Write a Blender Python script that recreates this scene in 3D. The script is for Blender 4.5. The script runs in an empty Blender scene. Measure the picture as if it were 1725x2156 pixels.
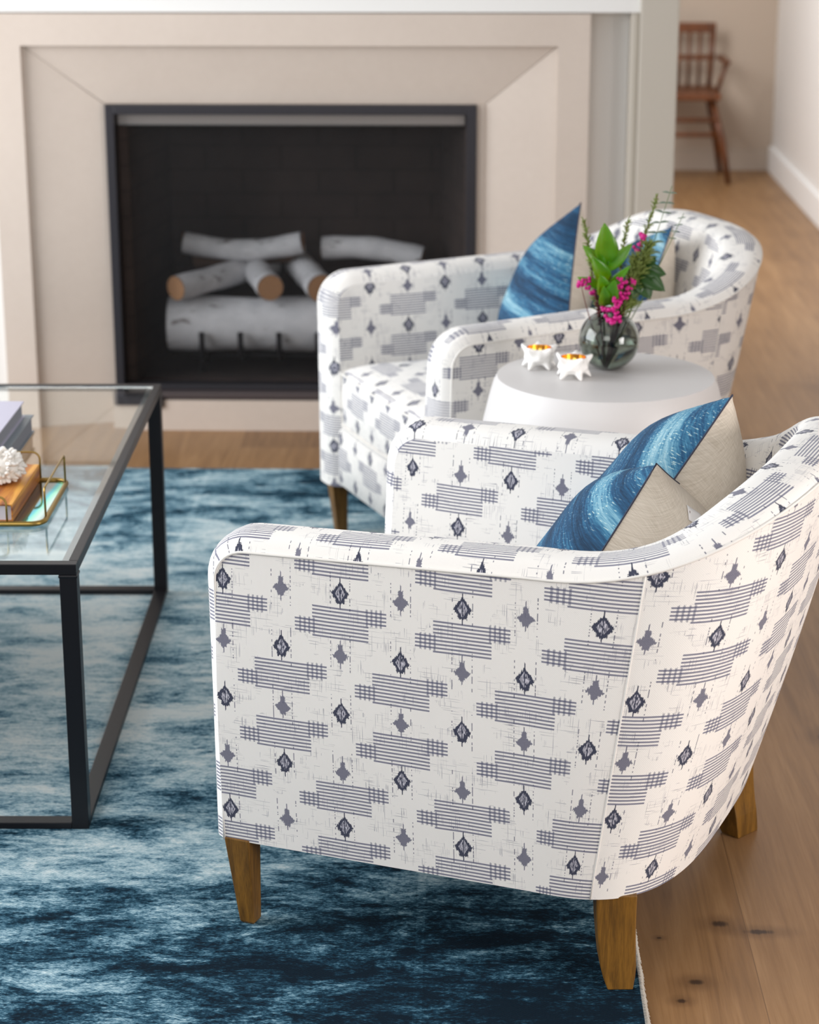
import bpy, bmesh, math, random
from math import sin, cos, pi, radians, sqrt, floor
from mathutils import Vector, Matrix
random.seed(7)
S = bpy.context.scene
COL = S.collection

# ------------------------------------------------------------------ camera
F_PX, PITCH, YAW, ROLL, EYE = 4569.3, .3043, -.0237, -.0009, 1.45
cd = bpy.data.cameras.new('camera')
cam = bpy.data.objects.new('camera', cd); COL.objects.link(cam)
cd.sensor_fit = 'VERTICAL'; cd.sensor_height = 36; cd.lens = F_PX / 2156 * 36
fw = Vector((sin(YAW)*cos(PITCH), cos(YAW)*cos(PITCH), -sin(PITCH)))
rt = Vector((cos(YAW), -sin(YAW), 0)); up = rt.cross(fw)
r2 = rt*cos(ROLL) + up*sin(ROLL); u2 = -rt*sin(ROLL) + up*cos(ROLL)
M = Matrix((r2, u2, -fw)).transposed().to_4x4(); M.translation = Vector((0, 0, EYE))
cam.matrix_world = M
cd.clip_start = .05; cd.clip_end = 100
cd.dof.use_dof = True; cd.dof.focus_distance = 2.85; cd.dof.aperture_fstop = 5.6
S.camera = cam

# ------------------------------------------------------------------ world, light, exposure
S.view_settings.view_transform = 'Standard'; S.view_settings.look = 'None'
S.view_settings.gamma = 1; S.view_settings.exposure = 0.38
S.cycles.use_denoising = True
S.cycles.max_bounces = 8; S.cycles.transparent_max_bounces = 12
S.cycles.caustics_reflective = False; S.cycles.caustics_refractive = False
w = bpy.data.worlds.new('world'); S.world = w; w.use_nodes = True
w.node_tree.nodes['Background'].inputs[0].default_value = (.96, .97, 1, 1)
w.node_tree.nodes['Background'].inputs[1].default_value = .38

def area(name, loc, target, sx, sy, power, col):
    d = bpy.data.lights.new(name, 'AREA'); d.shape = 'RECTANGLE'; d.size = sx; d.size_y = sy
    d.energy = power; d.color = col
    o = bpy.data.objects.new(name, d); COL.objects.link(o); o.location = loc
    o.rotation_euler = (Vector(target) - Vector(loc)).to_track_quat('-Z', 'Y').to_euler()
    return o
area('window_light_left', (-3.0, 3.3, 1.5), (0, 3.5, .4), 2.6, 1.9, 108, (.93, .96, 1))
area('fill_light_behind', (-.7, -.5, 2.0), (.1, 2.6, .3), 1.9, 1.3, 26, (1, .97, .94))  # added fill lamp above and behind the camera, no window there
wr = area('fill_light_right', (2.7, 1.3, .95), (.45, 2.75, .5), 1.3, 1.3, 10, (1, .95, .94)); wr.data.spread = radians(65)  # added fill lamp for the near chair's back, no window in that wall
area('window_light_hall', (-.4, 7.4, 1.6), (1.4, 7.9, .5), 1.0, 1.4, 52, (.95, .97, 1))

# ------------------------------------------------------------------ helpers
def tag(o, label=None, cat=None, group=None, kind=None):
    if label: o['label'] = label
    if cat: o['category'] = cat
    if group: o['group'] = group
    if kind: o['kind'] = kind
    return o
def empty(name, loc, rz=0, label=None, cat=None, group=None):
    o = bpy.data.objects.new(name, None); COL.objects.link(o); o.location = loc
    o.rotation_euler = (0, 0, rz); o.empty_display_size = .05
    return tag(o, label, cat, group)
def mesh(name, verts, faces, mat, parent=None, uvs=None, smooth=True, uv_face=None):
    me = bpy.data.meshes.new(name); me.from_pydata([tuple(v) for v in verts], [], faces)
    if uvs or uv_face:
        l = me.uv_layers.new(name='fab')
        for p in me.polygons:
            for k, li in enumerate(p.loop_indices):
                l.data[li].uv = uv_face[p.index][k] if uv_face else uvs[me.loops[li].vertex_index]
    if mat: me.materials.append(mat)
    if smooth:
        for p in me.polygons: p.use_smooth = True
    me.validate(); me.update()
    o = bpy.data.objects.new(name, me); COL.objects.link(o)
    if parent: o.parent = parent
    return o
def from_bm(name, bm, mat, parent=None, smooth=False, auto=None):
    me = bpy.data.meshes.new(name); bmesh.ops.recalc_face_normals(bm, faces=bm.faces)
    bm.to_mesh(me); bm.free()
    if mat: me.materials.append(mat)
    for p in me.polygons: p.use_smooth = smooth
    o = bpy.data.objects.new(name, me); COL.objects.link(o)
    if parent: o.parent = parent
    return o
def add_box(bm, x0, x1, y0, y1, z0, z1, bev=0, seg=2):
    b = bmesh.new(); bmesh.ops.create_cube(b, size=1)
    for v in b.verts:
        v.co = Vector(((x0+x1)/2 + v.co.x*(x1-x0), (y0+y1)/2 + v.co.y*(y1-y0), (z0+z1)/2 + v.co.z*(z1-z0)))
    if bev: bmesh.ops.bevel(b, geom=list(b.edges), offset=bev, segments=seg, affect='EDGES', profile=.6)
    t = bpy.data.meshes.new('t'); b.to_mesh(t); b.free(); bm.from_mesh(t); bpy.data.meshes.remove(t)
def box(name, x0, x1, y0, y1, z0, z1, mat, parent=None, bev=0):
    bm = bmesh.new(); add_box(bm, x0, x1, y0, y1, z0, z1, bev)
    return from_bm(name, bm, mat, parent)
def tube_data(pts, rad, n=10, closed=False, verts=None, faces=None):
    verts = [] if verts is None else verts; faces = [] if faces is None else faces
    pts = [Vector(p) for p in pts]; N = len(pts); rads = rad if isinstance(rad, (list, tuple)) else [rad]*N
    base = len(verts); prev = None
    for i, p in enumerate(pts):
        a = pts[(i-1) % N] if closed or i > 0 else pts[i]; b = pts[(i+1) % N] if closed or i < N-1 else pts[i]
        t = (b-a).normalized()
        if prev is None:
            prev = t.orthogonal().normalized()
        prev = (prev - t*prev.dot(t)).normalized(); q = t.cross(prev)
        for k in range(n):
            an = 2*pi*k/n; verts.append(p + (prev*cos(an) + q*sin(an))*rads[i])
    for i in range(N if closed else N-1):
        for k in range(n):
            a = base+i*n+k; b = base+i*n+(k+1) % n; c = base+((i+1) % N)*n+(k+1) % n; d = base+((i+1) % N)*n+k
            faces.append((a, b, c, d))
    if not closed:
        faces.append(tuple(base+k for k in range(n))[::-1]); faces.append(tuple(base+(N-1)*n+k for k in range(n)))
    return verts, faces
def tube(name, pts, rad, mat, parent=None, n=10, closed=False):
    v, f = tube_data(pts, rad, n, closed); return mesh(name, v, f, mat, parent)
def lathe(name, prof, mat, parent=None, n=64, loc=(0, 0, 0)):
    v, f = [], []
    for (r, z) in prof:
        for k in range(n):
            a = 2*pi*k/n; v.append((loc[0]+r*cos(a), loc[1]+r*sin(a), loc[2]+z))
    for i in range(len(prof)-1):
        for k in range(n):
            f.append((i*n+k, i*n+(k+1) % n, (i+1)*n+(k+1) % n, (i+1)*n+k))
    return mesh(name, v, f, mat, parent)
def quadstrip(rows):            # faces of a grid given as nrows x ncols
    nr, nc = rows
    return [(i*nc+j, i*nc+j+1, (i+1)*nc+j+1, (i+1)*nc+j) for i in range(nr-1) for j in range(nc-1)]

# ------------------------------------------------------------------ node expressions
class X:
    def __init__(s, nt, sock): s.nt = nt; s.s = sock
    def _m(s, op, *a, clamp=False):
        n = s.nt.nodes.new('ShaderNodeMath'); n.operation = op; n.use_clamp = clamp
        for i, v in enumerate((s,)+a):
            if isinstance(v, X): s.nt.links.new(v.s, n.inputs[i])
            else: n.inputs[i].default_value = v
        return X(s.nt, n.outputs[0])
    def _c(s, v): n = s.nt.nodes.new('ShaderNodeValue'); n.outputs[0].default_value = v; return X(s.nt, n.outputs[0])
    def __add__(s, o): return s._m('ADD', o)
    __radd__ = __add__
    def __sub__(s, o): return s._m('SUBTRACT', o)
    def __rsub__(s, o): return s._c(o)._m('SUBTRACT', s)
    def __mul__(s, o): return s._m('MULTIPLY', o)
    __rmul__ = __mul__
    def __truediv__(s, o): return s._m('DIVIDE', o)
    def __lt__(s, o): return s._m('LESS_THAN', o)
    def __gt__(s, o): return s._m('GREATER_THAN', o)
    def abs(s): return s._m('ABSOLUTE')
    def floor(s): return s._m('FLOOR')
    def fract(s): return s._m('FRACT')
    def mod(s, o): return s._m('FLOORED_MODULO', o)
    def mx(s, o): return s._m('MAXIMUM', o)
    def mn(s, o): return s._m('MINIMUM', o)
    def sat(s): return s._m('ADD', 0.0, clamp=True)
    def pw(s, o): return s._m('POWER', o)
    def inr(s, a, b): return (s > a) * (s < b)
def sstep(x, a, b):
    n = x.nt.nodes.new('ShaderNodeMapRange'); n.interpolation_type = 'SMOOTHSTEP'
    n.inputs['From Min'].default_value = a; n.inputs['From Max'].default_value = b
    x.nt.links.new(x.s, n.inputs['Value']); return X(x.nt, n.outputs['Result'])
def noise(nt, vec, scale=1, detail=2, rough=.5, dist=0):
    n = nt.nodes.new('ShaderNodeTexNoise'); n.inputs['Scale'].default_value = scale
    n.inputs['Detail'].default_value = detail; n.inputs['Roughness'].default_value = rough
    n.inputs['Distortion'].default_value = dist
    nt.links.new(vec, n.inputs['Vector']); return X(nt, n.outputs['Fac'])
def comb(nt, x, y, z=0.0):
    n = nt.nodes.new('ShaderNodeCombineXYZ')
    for i, v in enumerate((x, y, z)):
        if isinstance(v, X): nt.links.new(v.s, n.inputs[i])
        else: n.inputs[i].default_value = v
    return n.outputs[0]
def sep(nt, sock):
    n = nt.nodes.new('ShaderNodeSeparateXYZ'); nt.links.new(sock, n.inputs[0])
    return [X(nt, n.outputs[i]) for i in range(3)]
def mixc(nt, fac, a, b):
    n = nt.nodes.new('ShaderNodeMix'); n.data_type = 'RGBA'
    f, A, B = n.inputs[0], n.inputs[6], n.inputs[7]
    if isinstance(fac, X): nt.links.new(fac.s, f)
    else: f.default_value = fac
    for s_, v in ((A, a), (B, b)):
        if isinstance(v, (tuple, list)): s_.default_value = (*v[:3], 1)
        else: nt.links.new(v, s_)
    return n.outputs[2]
def ramp(nt, fac, stops):
    n = nt.nodes.new('ShaderNodeValToRGB'); e = n.color_ramp.elements
    while len(e) > 1: e.remove(e[-1])
    e[0].position = stops[0][0]; e[0].color = (*stops[0][1], 1)
    for p, c in stops[1:]:
        q = e.new(p); q.color = (*c, 1)
    nt.links.new(fac.s, n.inputs[0]); return n.outputs[0]
def bump(nt, h, strength, dist):
    n = nt.nodes.new('ShaderNodeBump'); n.inputs['Strength'].default_value = strength
    n.inputs['Distance'].default_value = dist; nt.links.new(h.s, n.inputs['Height']); return n.outputs[0]
def mat(name, col=(.8, .8, .8), rough=.5, metal=0, **k):
    m = bpy.data.materials.new(name); m.use_nodes = True
    b = m.node_tree.nodes['Principled BSDF']
    b.inputs['Base Color'].default_value = (*col, 1); b.inputs['Roughness'].default_value = rough
    b.inputs['Metallic'].default_value = metal
    for q, v in k.items(): b.inputs[q.replace('_', ' ')].default_value = v
    return m, m.node_tree, b
def srgb(h):
    h = h.lstrip('#'); c = [int(h[i:i+2], 16)/255 for i in (0, 2, 4)]
    return tuple(x/12.92 if x <= .04045 else ((x+.055)/1.055)**2.4 for x in c)
def texco(nt, which='Object'):
    return nt.nodes.new('ShaderNodeTexCoord').outputs[which]

# ---- printed upholstery
def fabric_material():
    m, nt, b = mat('ikat_print_fabric', (.8, .78, .74), .92)
    uvn = nt.nodes.new('ShaderNodeUVMap'); uvn.uv_map = 'fab'; UV = uvn.outputs[0]
    u, v, _ = sep(nt, UV)
    wob = noise(nt, UV, 9, 1) - .5
    v = v + wob*.003
    CW, RH = .083, .083
    jit = noise(nt, comb(nt, u*160, v*1500), 1, 1) - .5
    jity = noise(nt, comb(nt, u*1500, v*130), 1, 1) - .5
    # blocks
    g = (v/RH).floor()
    par = (g.mod(4.0) > 1.5)
    a = u/CW
    ib = ((a - par)/2 + .5).floor()*2 + par
    bx = (a - ib)*CW + jit*.0022
    by = (v/RH - g - .5)*RH
    kf = (.0225 - by)/.005
    k = kf.floor(); fr = kf.fract()
    line = fr.inr(.22, .70) * (k > -.5) * (k < 8.5)
    cen = (bx.abs() < .039)
    rw = (bx > 0)*(bx < .0635)*(k > -.5)*(k < 3.5)
    lw = (bx < 0)*(bx > -.0635)*(k > 3.5)*(k < 7.5)
    stripes = line * cen.mx(rw).mx(lw)
    bxr = bx.abs() - .0355
    hv = ((bxr/.0064).fract() < .42) * (bxr > 0)*(bxr < .0245)
    kj = kf + jity*1.2
    hatch = hv * ((bx > 0)*(kj > -.4)*(kj < 4.3)).mx((bx < 0)*(kj > 3.8)*(kj < 8.2))
    # motifs
    i = (a + .5).floor(); fx = (a - i)*CW
    j = (v/RH + .5).floor(); fy = (v/RH - j)*RH
    opn = (i + j).mod(2.0) < .5
    qx = ((fx/.0011).floor() + .5)*.0011
    st = noise(nt, comb(nt, fx*900 + i*3.7, j*5.1), 1, 0) - .5
    ax = fx.abs(); fyj = fy + st*.006
    axq = ax + jit*.0045
    def blob(cy, rx, ry): return ((axq/rx) + ((fyj - cy)/ry).abs() < 1)
    opn_ = opn
    spade = blob(-.003, .0118, .0105).mx((axq < .0034)*((fyj - .004).abs() < .0085)).mx((axq < .0042)*((fyj + .0085).abs() < .005)).mx((ax < .0007)*(fyj.abs() < .020))
    bud = blob(-.0005, .0125, .0160).mx((axq < .0062)*((fyj + .0035).abs() < .0105)).mx((axq < .0105)*((fyj + .003).abs() < .0032)).mx((ax < .0007)*(fyj.abs() < .021))
    shape = spade*(1 - opn) + bud*opn
    strk = noise(nt, comb(nt, fx*1500 + i*9.1, fy*170 + j*7.3), 1, 1)
    hollow = (((ax/.0070) + ((fy + .0005)/.0120).abs()) < 1) * (strk > .50) * (ax > .0006)
    grey = noise(nt, comb(nt, u*900, v*900), 1, 1)
    tk = noise(nt, comb(nt, i*13.3 + (fx > 0)*4.0, v*260), 1, 0)
    tick = ((ax - .0135).abs() < .0006)*(fy.abs() < .027)*(tk > .52)
    # loose yarn marks
    n1 = noise(nt, comb(nt, u*26, v*1300), 1, 0); n2 = noise(nt, comb(nt, u*1300, v*30), 1, 0)
    mk = noise(nt, UV, 24, 1)
    thr = ((n1 > .73).mx(n2 > .73)) * (mk > .50)
    cream = mixc(nt, noise(nt, UV, 5, 2), (.83, .80, .755), (.87, .845, .80))
    cr = cream
    c = mixc(nt, thr*.7, cr, (.16, .16, .22))
    c = mixc(nt, stripes*.86, c, (.105, .11, .185))
    c = mixc(nt, hatch*.62, c, (.075, .08, .15))
    c = mixc(nt, tick*.8, c, (.05, .055, .11))
    sp = shape*(1 - opn)
    c = mixc(nt, sp*.9, c, mixc(nt, grey, (.06, .062, .11), (.15, .15, .22)))
    op = shape*opn
    c = mixc(nt, op*.97, c, (.014, .02, .055))
    c = mixc(nt, op*hollow*.9, c, (.66, .64, .70))
    nt.links.new(c, b.inputs['Base Color'])
    wv = ((u*2400)._m('SINE')*(v*2400)._m('SINE'))*.5 + noise(nt, UV, 600, 2)
    nt.links.new(bump(nt, wv, .25, .0006), b.inputs['Normal'])
    b.inputs['Sheen Weight'].default_value = .15
    return m
FAB = fabric_material()

def wood_mat(name, c1, c2, sc=(40, 40, 3), rough=.45, gr=1.0):
    m, nt, b = mat(name, c1, rough)
    mp = nt.nodes.new('ShaderNodeMapping'); mp.inputs['Scale'].default_value = sc
    nt.links.new(texco(nt), mp.inputs[0])
    n = noise(nt, mp.outputs[0], 1.6, 6, .65, .6)
    n2 = noise(nt, mp.outputs[0], 9, 3, .6)
    nt.links.new(mixc(nt, sstep(n*.7 + n2*.3, .32, .68), c1, c2), b.inputs['Base Color'])
    nt.links.new(bump(nt, n2, .12*gr, .002), b.inputs['Normal'])
    return m
OAK_LEG = wood_mat('oak_leg_wood', srgb('#553911'), srgb('#855d20'), (60, 60, 5), .42)
CHERRY = wood_mat('brown_chair_wood', srgb('#4a2812'), srgb('#7a4520'), (30, 30, 4), .4)

# ------------------------------------------------------------------ floor
def floor_material():
    m, nt, b = mat('oak_floor', (.5, .35, .22), .42)
    x, y, z = sep(nt, texco(nt))
    pw, pl = .235, 2.3
    px = ((x + .07)/pw); pi_ = px.floor(); fx = px.fract()
    off = (pi_*.618).fract()*pl
    py = ((y + off)/pl); pj = py.floor(); fy = py.fract()
    idn = noise(nt, comb(nt, pi_*7.7, pj*3.3), 1, 0)
    # hearth edge board runs crosswise
    gv = comb(nt, x*26 + idn*40, y*1.6 + idn*9)
    g1 = noise(nt, gv, 1, 5, .6, 1.6)
    g2 = noise(nt, comb(nt, x*150, y*7 + idn*20), 1, 3, .6)
    blot = noise(nt, texco(nt), 2.2, 2)
    t = (g1*.55 + g2*.25 + idn*.35 + blot*.25 - .2).sat()
    c = ramp(nt, t, [(.22, srgb('#68492d')), (.5, srgb('#916c46')), (.8, srgb('#b08a61'))])
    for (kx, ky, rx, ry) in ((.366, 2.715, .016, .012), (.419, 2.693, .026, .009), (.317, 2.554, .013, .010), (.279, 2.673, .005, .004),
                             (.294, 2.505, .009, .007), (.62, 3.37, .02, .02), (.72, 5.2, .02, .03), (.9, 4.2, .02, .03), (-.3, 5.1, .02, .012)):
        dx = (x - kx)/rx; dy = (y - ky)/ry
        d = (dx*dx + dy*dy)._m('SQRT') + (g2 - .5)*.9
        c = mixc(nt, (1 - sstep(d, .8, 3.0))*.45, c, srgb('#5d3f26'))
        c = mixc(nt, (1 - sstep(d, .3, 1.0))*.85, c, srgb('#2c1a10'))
    gap = (fx < .006).mx(fy < .0012)
    c = mixc(nt, gap*.55, c, srgb('#553a24'))
    nt.links.new(c, b.inputs['Base Color'])
    nt.links.new(bump(nt, g2*.5 + g1 - gap*1.0, .12, .002), b.inputs['Normal'])
    return m
fl = box('floor', -3.2, 3.2, -3.0, 10.6, -.12, 0, floor_material()); tag(fl, kind='structure')

# ------------------------------------------------------------------ walls and fireplace surround
def paint(name, col, rough=.6):
    m, nt, b = mat(name, col, rough)
    nt.links.new(bump(nt, noise(nt, texco(nt), 180, 2), .05, .001), b.inputs['Normal']); return m
WHITE = paint('white_wall_paint', srgb('#eceae6'))
GREIGE = paint('greige_trim_paint', srgb('#bfb7aa'))
HALLW = paint('hall_wall_paint', srgb('#baa998'))
HALLR = paint('hall_side_paint', srgb('#e9e6e2'))
def stone():
    m, nt, b = mat('honed_limestone', (.6, .55, .5), .6)
    t = texco(nt); n = noise(nt, t, 3, 4, .6); n2 = noise(nt, t, 55, 3, .6)
    nt.links.new(mixc(nt, n*.7 + n2*.3, srgb('#c3b4a7'), srgb('#d8cabd')), b.inputs['Base Color'])
    nt.links.new(bump(nt, n2, .08, .002), b.inputs['Normal']); return m
STONE = stone()
YF = 5.29
def struct(o): o['kind'] = 'structure'; return o
# chimney wall: upper part, left part, recessed strip right of the surround
bm = bmesh.new()
add_box(bm, -3.2, .425, YF+.005, YF+.25, 1.036, 2.7)
add_box(bm, -3.2, -1.142, YF+.02, YF+.25, 0, 1.036)
add_box(bm, .312, .425, YF+.075, YF+.25, 0, 1.036)
add_box(bm, -1.142, .312, YF+.62, YF+.75, 0, 1.036)
struct(from_bm('wall_back', bm, WHITE))
bm = bmesh.new()
add_box(bm, .425, .517, YF-.012, YF+.5, 0, 2.7, .004)
struct(from_bm('trim_1', bm, GREIGE))
struct(box('trim_2', .405, .4248, YF+.012, YF+.2, 0, 2.7, GREIGE, bev=.006))
# hallway
struct(box('wall_far', -.6, 1.60, 9.75, 9.9, 0, 2.7, HALLW))
struct(box('wall_right', 1.385, 1.55, 4.6, 9.75, 0, 2.7, HALLR))
struct(box('baseboard_far', -.6, 1.384, 9.73, 9.749, 0, .09, paint('hall_base_paint', srgb('#b9aa9b')), bev=.003))
struct(box('baseboard_right', 1.367, 1.3849, 4.6, 9.729, 0, .11, paint('white_base_paint', srgb('#efeeec')), bev=.003))
struct(box('wall_east', 2.95, 3.1, -3.0, 4.6, 0, 2.7, HALLW))
struct(box('wall_entry', 1.551, 3.1, 4.601, 4.75, 0, 2.7, HALLW))
struct(box('wall_hall', -.62, -.6, 6.1, 9.74, 0, 2.7, HALLR))

# surround: a stone frame with a flat outer band, a step and a splayed inner face
sur = empty('fireplace_surround', (-.415, YF, 0), 0, 'pale limestone fireplace surround with mitred splayed inner faces around the dark firebox', 'fireplace surround')
def W(o, px, py, pz): return (px+.415, py-YF, pz)
def surround():
    oL, oR, oT = -1.138, .308, 1.033         # outer edge
    sL, sR, sT = -1.062, .231, .957          # step
    iL, iR, iT = -.874, .058, .812           # inner edge of splay
    d0, d1, d2, d3 = 0, .016, .062, .40
    v, f = [], []
    def P(x, z, d): v.append((x+.415, d, z)); return len(v)-1
    loops = []
    for (L, R, T, d) in ((oL, oR, oT, .12), (oL, oR, oT, d0), (sL, sR, sT, d0), (sL, sR, sT, d1), (iL, iR, iT, d2), (iL, iR, iT, d3)):
        loops.append([P(L, 0, d), P(L, T, d), P(R, T, d), P(R, 0, d)])
    return v, loops
v, L = surround()
def band(a, b, name):
    f = [(L[a][k], L[a][k+1], L[b][k+1], L[b][k]) for k in range(3)]
    used = sorted({i for q in f for i in q}); mp = {i: n for n, i in enumerate(used)}
    return mesh(name, [v[i] for i in used], [tuple(mp[i] for i in q) for q in f], STONE, sur, smooth=False)
for a, nm in ((0, 'outer_frame'),):
    f = []
    for a_, b_ in ((0, 1), (1, 2), (2, 3)):
        f += [(L[a_][k], L[a_][k+1], L[b_][k+1], L[b_][k]) for k in range(3)]
    used = sorted({i for q in f for i in q}); mp = {i: n for n, i in enumerate(used)}
    mesh('outer_frame', [v[i] for i in used], [tuple(mp[i] for i in q) for q in f], STONE, sur, smooth=False)
for k in range(3):
    q = [L[3][k], L[3][k+1], L[4][k+1], L[4][k]]; q2 = [L[4][k], L[4][k+1], L[5][k+1], L[5][k]]
    vs = [v[i] for i in q] + [v[i] for i in q2]
    mesh('splayed_panel', vs, [(0, 1, 2, 3), (4, 5, 6, 7)], STONE, sur, smooth=False)
# thin dark mitre joints
JOINT = mat('stone_joint', srgb('#a3968a'), .8)[0]
for a_, b_ in ((v[L[3][1]], v[L[4][1]]), (v[L[3][2]], v[L[4][2]])):
    a_, b_ = Vector(a_), Vector(b_)
    tube('mitre_joint', [a_+Vector((0, -.0003, 0)), b_+Vector((0, -.0003, 0))], .0009, JOINT, sur, 6)
box('hearth_base', -.874+.415, .058+.415, .004, .40, 0, .078, STONE, sur)
box('inner_lip', .040+.415, .0578+.415, .058, .10, .078, .811, STONE, sur)

# ------------------------------------------------------------------ firebox insert
BLK = mat('charcoal_metal', srgb('#3a383c'), .4, .6)[0]
fb = empty('fireplace_insert', (-.415, YF, .078), 0, 'charcoal steel fireplace insert with mesh screen inside the stone surround', 'fireplace')
def fbx(name, x0, x1, y0, y1, z0, z1, m, bev=0): return box(name, x0+.415, x1+.415, y0-YF, y1-YF, z0-.078, z1-.078, m, fb, bev)
y0 = YF + .045
bm = bmesh.new()
def ab(x0, x1, ya, yb, z0, z1, bev=.002): add_box(bm, x0+.415, x1+.415, ya-YF, yb-YF, z0-.078, z1-.078, bev)
ab(-.872, -.850, y0, y0+.05, .079, .811); ab(.014, .038, y0, y0+.05, .079, .811)
ab(-.850, .014, y0, y0+.05, .788, .811)
ab(-.8499, .0139, y0, y0+.05, .079, .108)
from_bm('metal_frame', bm, BLK, fb)
fbx('valance', -.848, .012, y0+.035, y0+.06, .757, .7875, mat('brushed_valance', srgb('#8d8682'), .35, .7)[0], .004)
fbx('ash_lip', -.874, .012, y0-.038, y0-.001, .079, .098, mat('sill_metal', srgb('#544b4b'), .5, .5)[0], .004)
bm = bmesh.new()
ab(-.872, -.745, y0-.050, y0-.0385, .060, .090, .006)
from_bm('foot_plate', bm, BLK, fb)
# firebox walls
BR, nt, b = mat('firebrick', srgb('#33292a'), .9)
x_, y_, z_ = sep(nt, texco(nt))
nn = noise(nt, texco(nt), 9, 3)
br = ((z_/.064).fract() < .07).mx((((x_ + y_)/.2) + ((z_/.064).floor()*.5)).fract() < .03)
nt.links.new(mixc(nt, br*.5, mixc(nt, nn, srgb('#231d1c'), srgb('#4a3c36')), srgb('#15100f')), b.inputs['Base Color'])
fbx('back_wall', -.80, -.04, y0+.42, y0+.45, .079, .79, BR)
def slab(pts, name):
    vs = [(x+.415, y-YF, z-.078) for (x, y, z) in pts]
    me = mesh(name, vs, [(0, 1, 2, 3)], BR, fb, smooth=False)
    s_ = me.modifiers.new('s', 'SOLIDIFY'); s_.thickness = .02; return me
slab([(-.848, y0+.05, .079), (-.848, y0+.05, .79), (-.79, y0+.42, .79), (-.79, y0+.42, .079)], 'side_wall')
slab([(.012, y0+.05, .079), (.012, y0+.05, .79), (-.05, y0+.42, .79), (-.05, y0+.42, .079)], 'side_wall')
fbx('firebox_floor', -.848, .012, y0+.05, y0+.45, .079, .1, BR)
fbx('firebox_roof', -.848, .012, y0+.05, y0+.45, .79, .80, BR)
# mesh screen: fine woven wire, partly see-through
SCR = bpy.data.materials.new('wire_mesh_screen'); SCR.use_nodes = True; nt = SCR.node_tree
for n in list(nt.nodes): nt.nodes.remove(n)
out = nt.nodes.new('ShaderNodeOutputMaterial'); tr = nt.nodes.new('ShaderNodeBsdfTransparent')
tr.inputs[0].default_value = (1, 1, 1, 1)
pb = nt.nodes.new('ShaderNodeBsdfPrincipled'); pb.inputs['Base Color'].default_value = (.012, .011, .012, 1); pb.inputs['Roughness'].default_value = .45
mx = nt.nodes.new('ShaderNodeMixShader'); x_, y_, z_ = sep(nt, texco(nt))
wire = ((x_/.0032 + z_/.0032).fract() < .24).mx((x_/.0032 - z_/.0032).fract() < .24)
nt.links.new((wire*.46 + .14).s, mx.inputs[0]); nt.links.new(tr.outputs[0], mx.inputs[1]); nt.links.new(pb.outputs[0], mx.inputs[2])
nt.links.new(mx.outputs[0], out.inputs[0])
mesh('mesh_screen', [(x+.415, y0+.065-YF, z-.078) for x, z in ((-.8495, .1085), (.0135, .1085), (.0135, .756), (-.8495, .756))], [(0, 1, 2, 3)], SCR, fb, smooth=False)
# grate
gr = empty('log_grate', (-.40, y0+.22, .1), 0, 'black iron log grate with upright prongs under the birch logs', 'grate')
IRON = mat('grate_iron', srgb('#1c1a1c'), .6, .5)[0]
for k in range(7):
    x = -.660 + k*.099 + .40
    tube('grate_bar', [(x, .10, .115), (x, .08, .055), (x, -.10, .05), (x, -.132, .07), (x, -.138, .125)], .008, IRON, gr, 8)
tube('cross_bar', [(-.30, -.045, .045), (.34, -.045, .045)], .008, IRON, gr, 8)
tube('cross_bar', [(-.30, .06, .045), (.34, .06, .045)], .008, IRON, gr, 8)
for x in (-.27, .31):
    for y in (-.045, .06): tube('grate_leg', [(x, y, 0), (x, y, .047)], .008, IRON, gr, 8)
# birch logs
BK, nt, b = mat('birch_bark', (.6, .6, .6), .8)
mp = nt.nodes.new('ShaderNodeMapping'); mp.inputs['Scale'].default_value = (9, 30, 30); nt.links.new(texco(nt), mp.inputs[0])
n1 = noise(nt, mp.outputs[0], 1.4, 4, .6); n2 = noise(nt, texco(nt), 24, 4)
nt.links.new(mixc(nt, sstep(n1, .60, .68)*.8, mixc(nt, n2, srgb('#b9b9bd'), srgb('#f2f1f2')), srgb('#5c5048')), b.inputs['Base Color'])
CUT, nt, b = mat('cut_wood', srgb('#b98a62'), .7)
BARK2, nt, b = mat('brown_bark', srgb('#6b5344'), .85)
def log(p0, p1, r, label, bark=BK, bend=0):
    p0, p1 = Vector(p0), Vector(p1); t = empty('birch_log', p0, 0, label, 'log', 'birch logs on the grate')
    N = 9; pts = []; ax = p1-p0
    for i in range(N+1):
        s = i/N; pts.append(ax*s + Vector((0, 0, bend*sin(pi*s))))
    vv, ff = tube_data(pts, [r*(1+.04*sin(i*1.7)) for i in range(N+1)], 24)
    ff = ff[:-2]
    mesh('bark', vv, ff, bark, t)
    d = ax.normalized()
    for c, s in ((Vector((0, 0, 0)), -1), (ax, 1)):
        q = d.orthogonal().normalized(); q2 = d.cross(q)
        rr = r*.965; c = c + d*s*.0015
        vs = [c] + [c + (q*cos(2*pi*k/24)+q2*sin(2*pi*k/24))*rr for k in range(24)]
        mesh('cut_end', vs, [(0, 1+k, 1+(k+1) % 24) for k in range(24)], CUT, t, smooth=False)
zl = .165
log((-.752, y0+.17, zl+.066), (-.06, y0+.165, zl+.064), .070, 'large white birch log lying across the front of the grate')
log((-.722, y0+.085, .340), (-.50, y0+.36, .352), .032, 'short birch log with its cut end facing forward at left of pile')
log((-.482, y0+.085, .342), (-.56, y0+.36, .354), .034, 'birch log with pale cut end facing forward at centre of pile')
log((-.352, y0+.08, .342), (-.43, y0+.35, .354), .036, 'birch log with its cut end forward just left of the armchair edge')
log((-.72, y0+.26, .425), (-.41, y0+.24, .43), .028, 'slim sagging birch log on top of the pile at left', bend=-.02)
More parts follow.
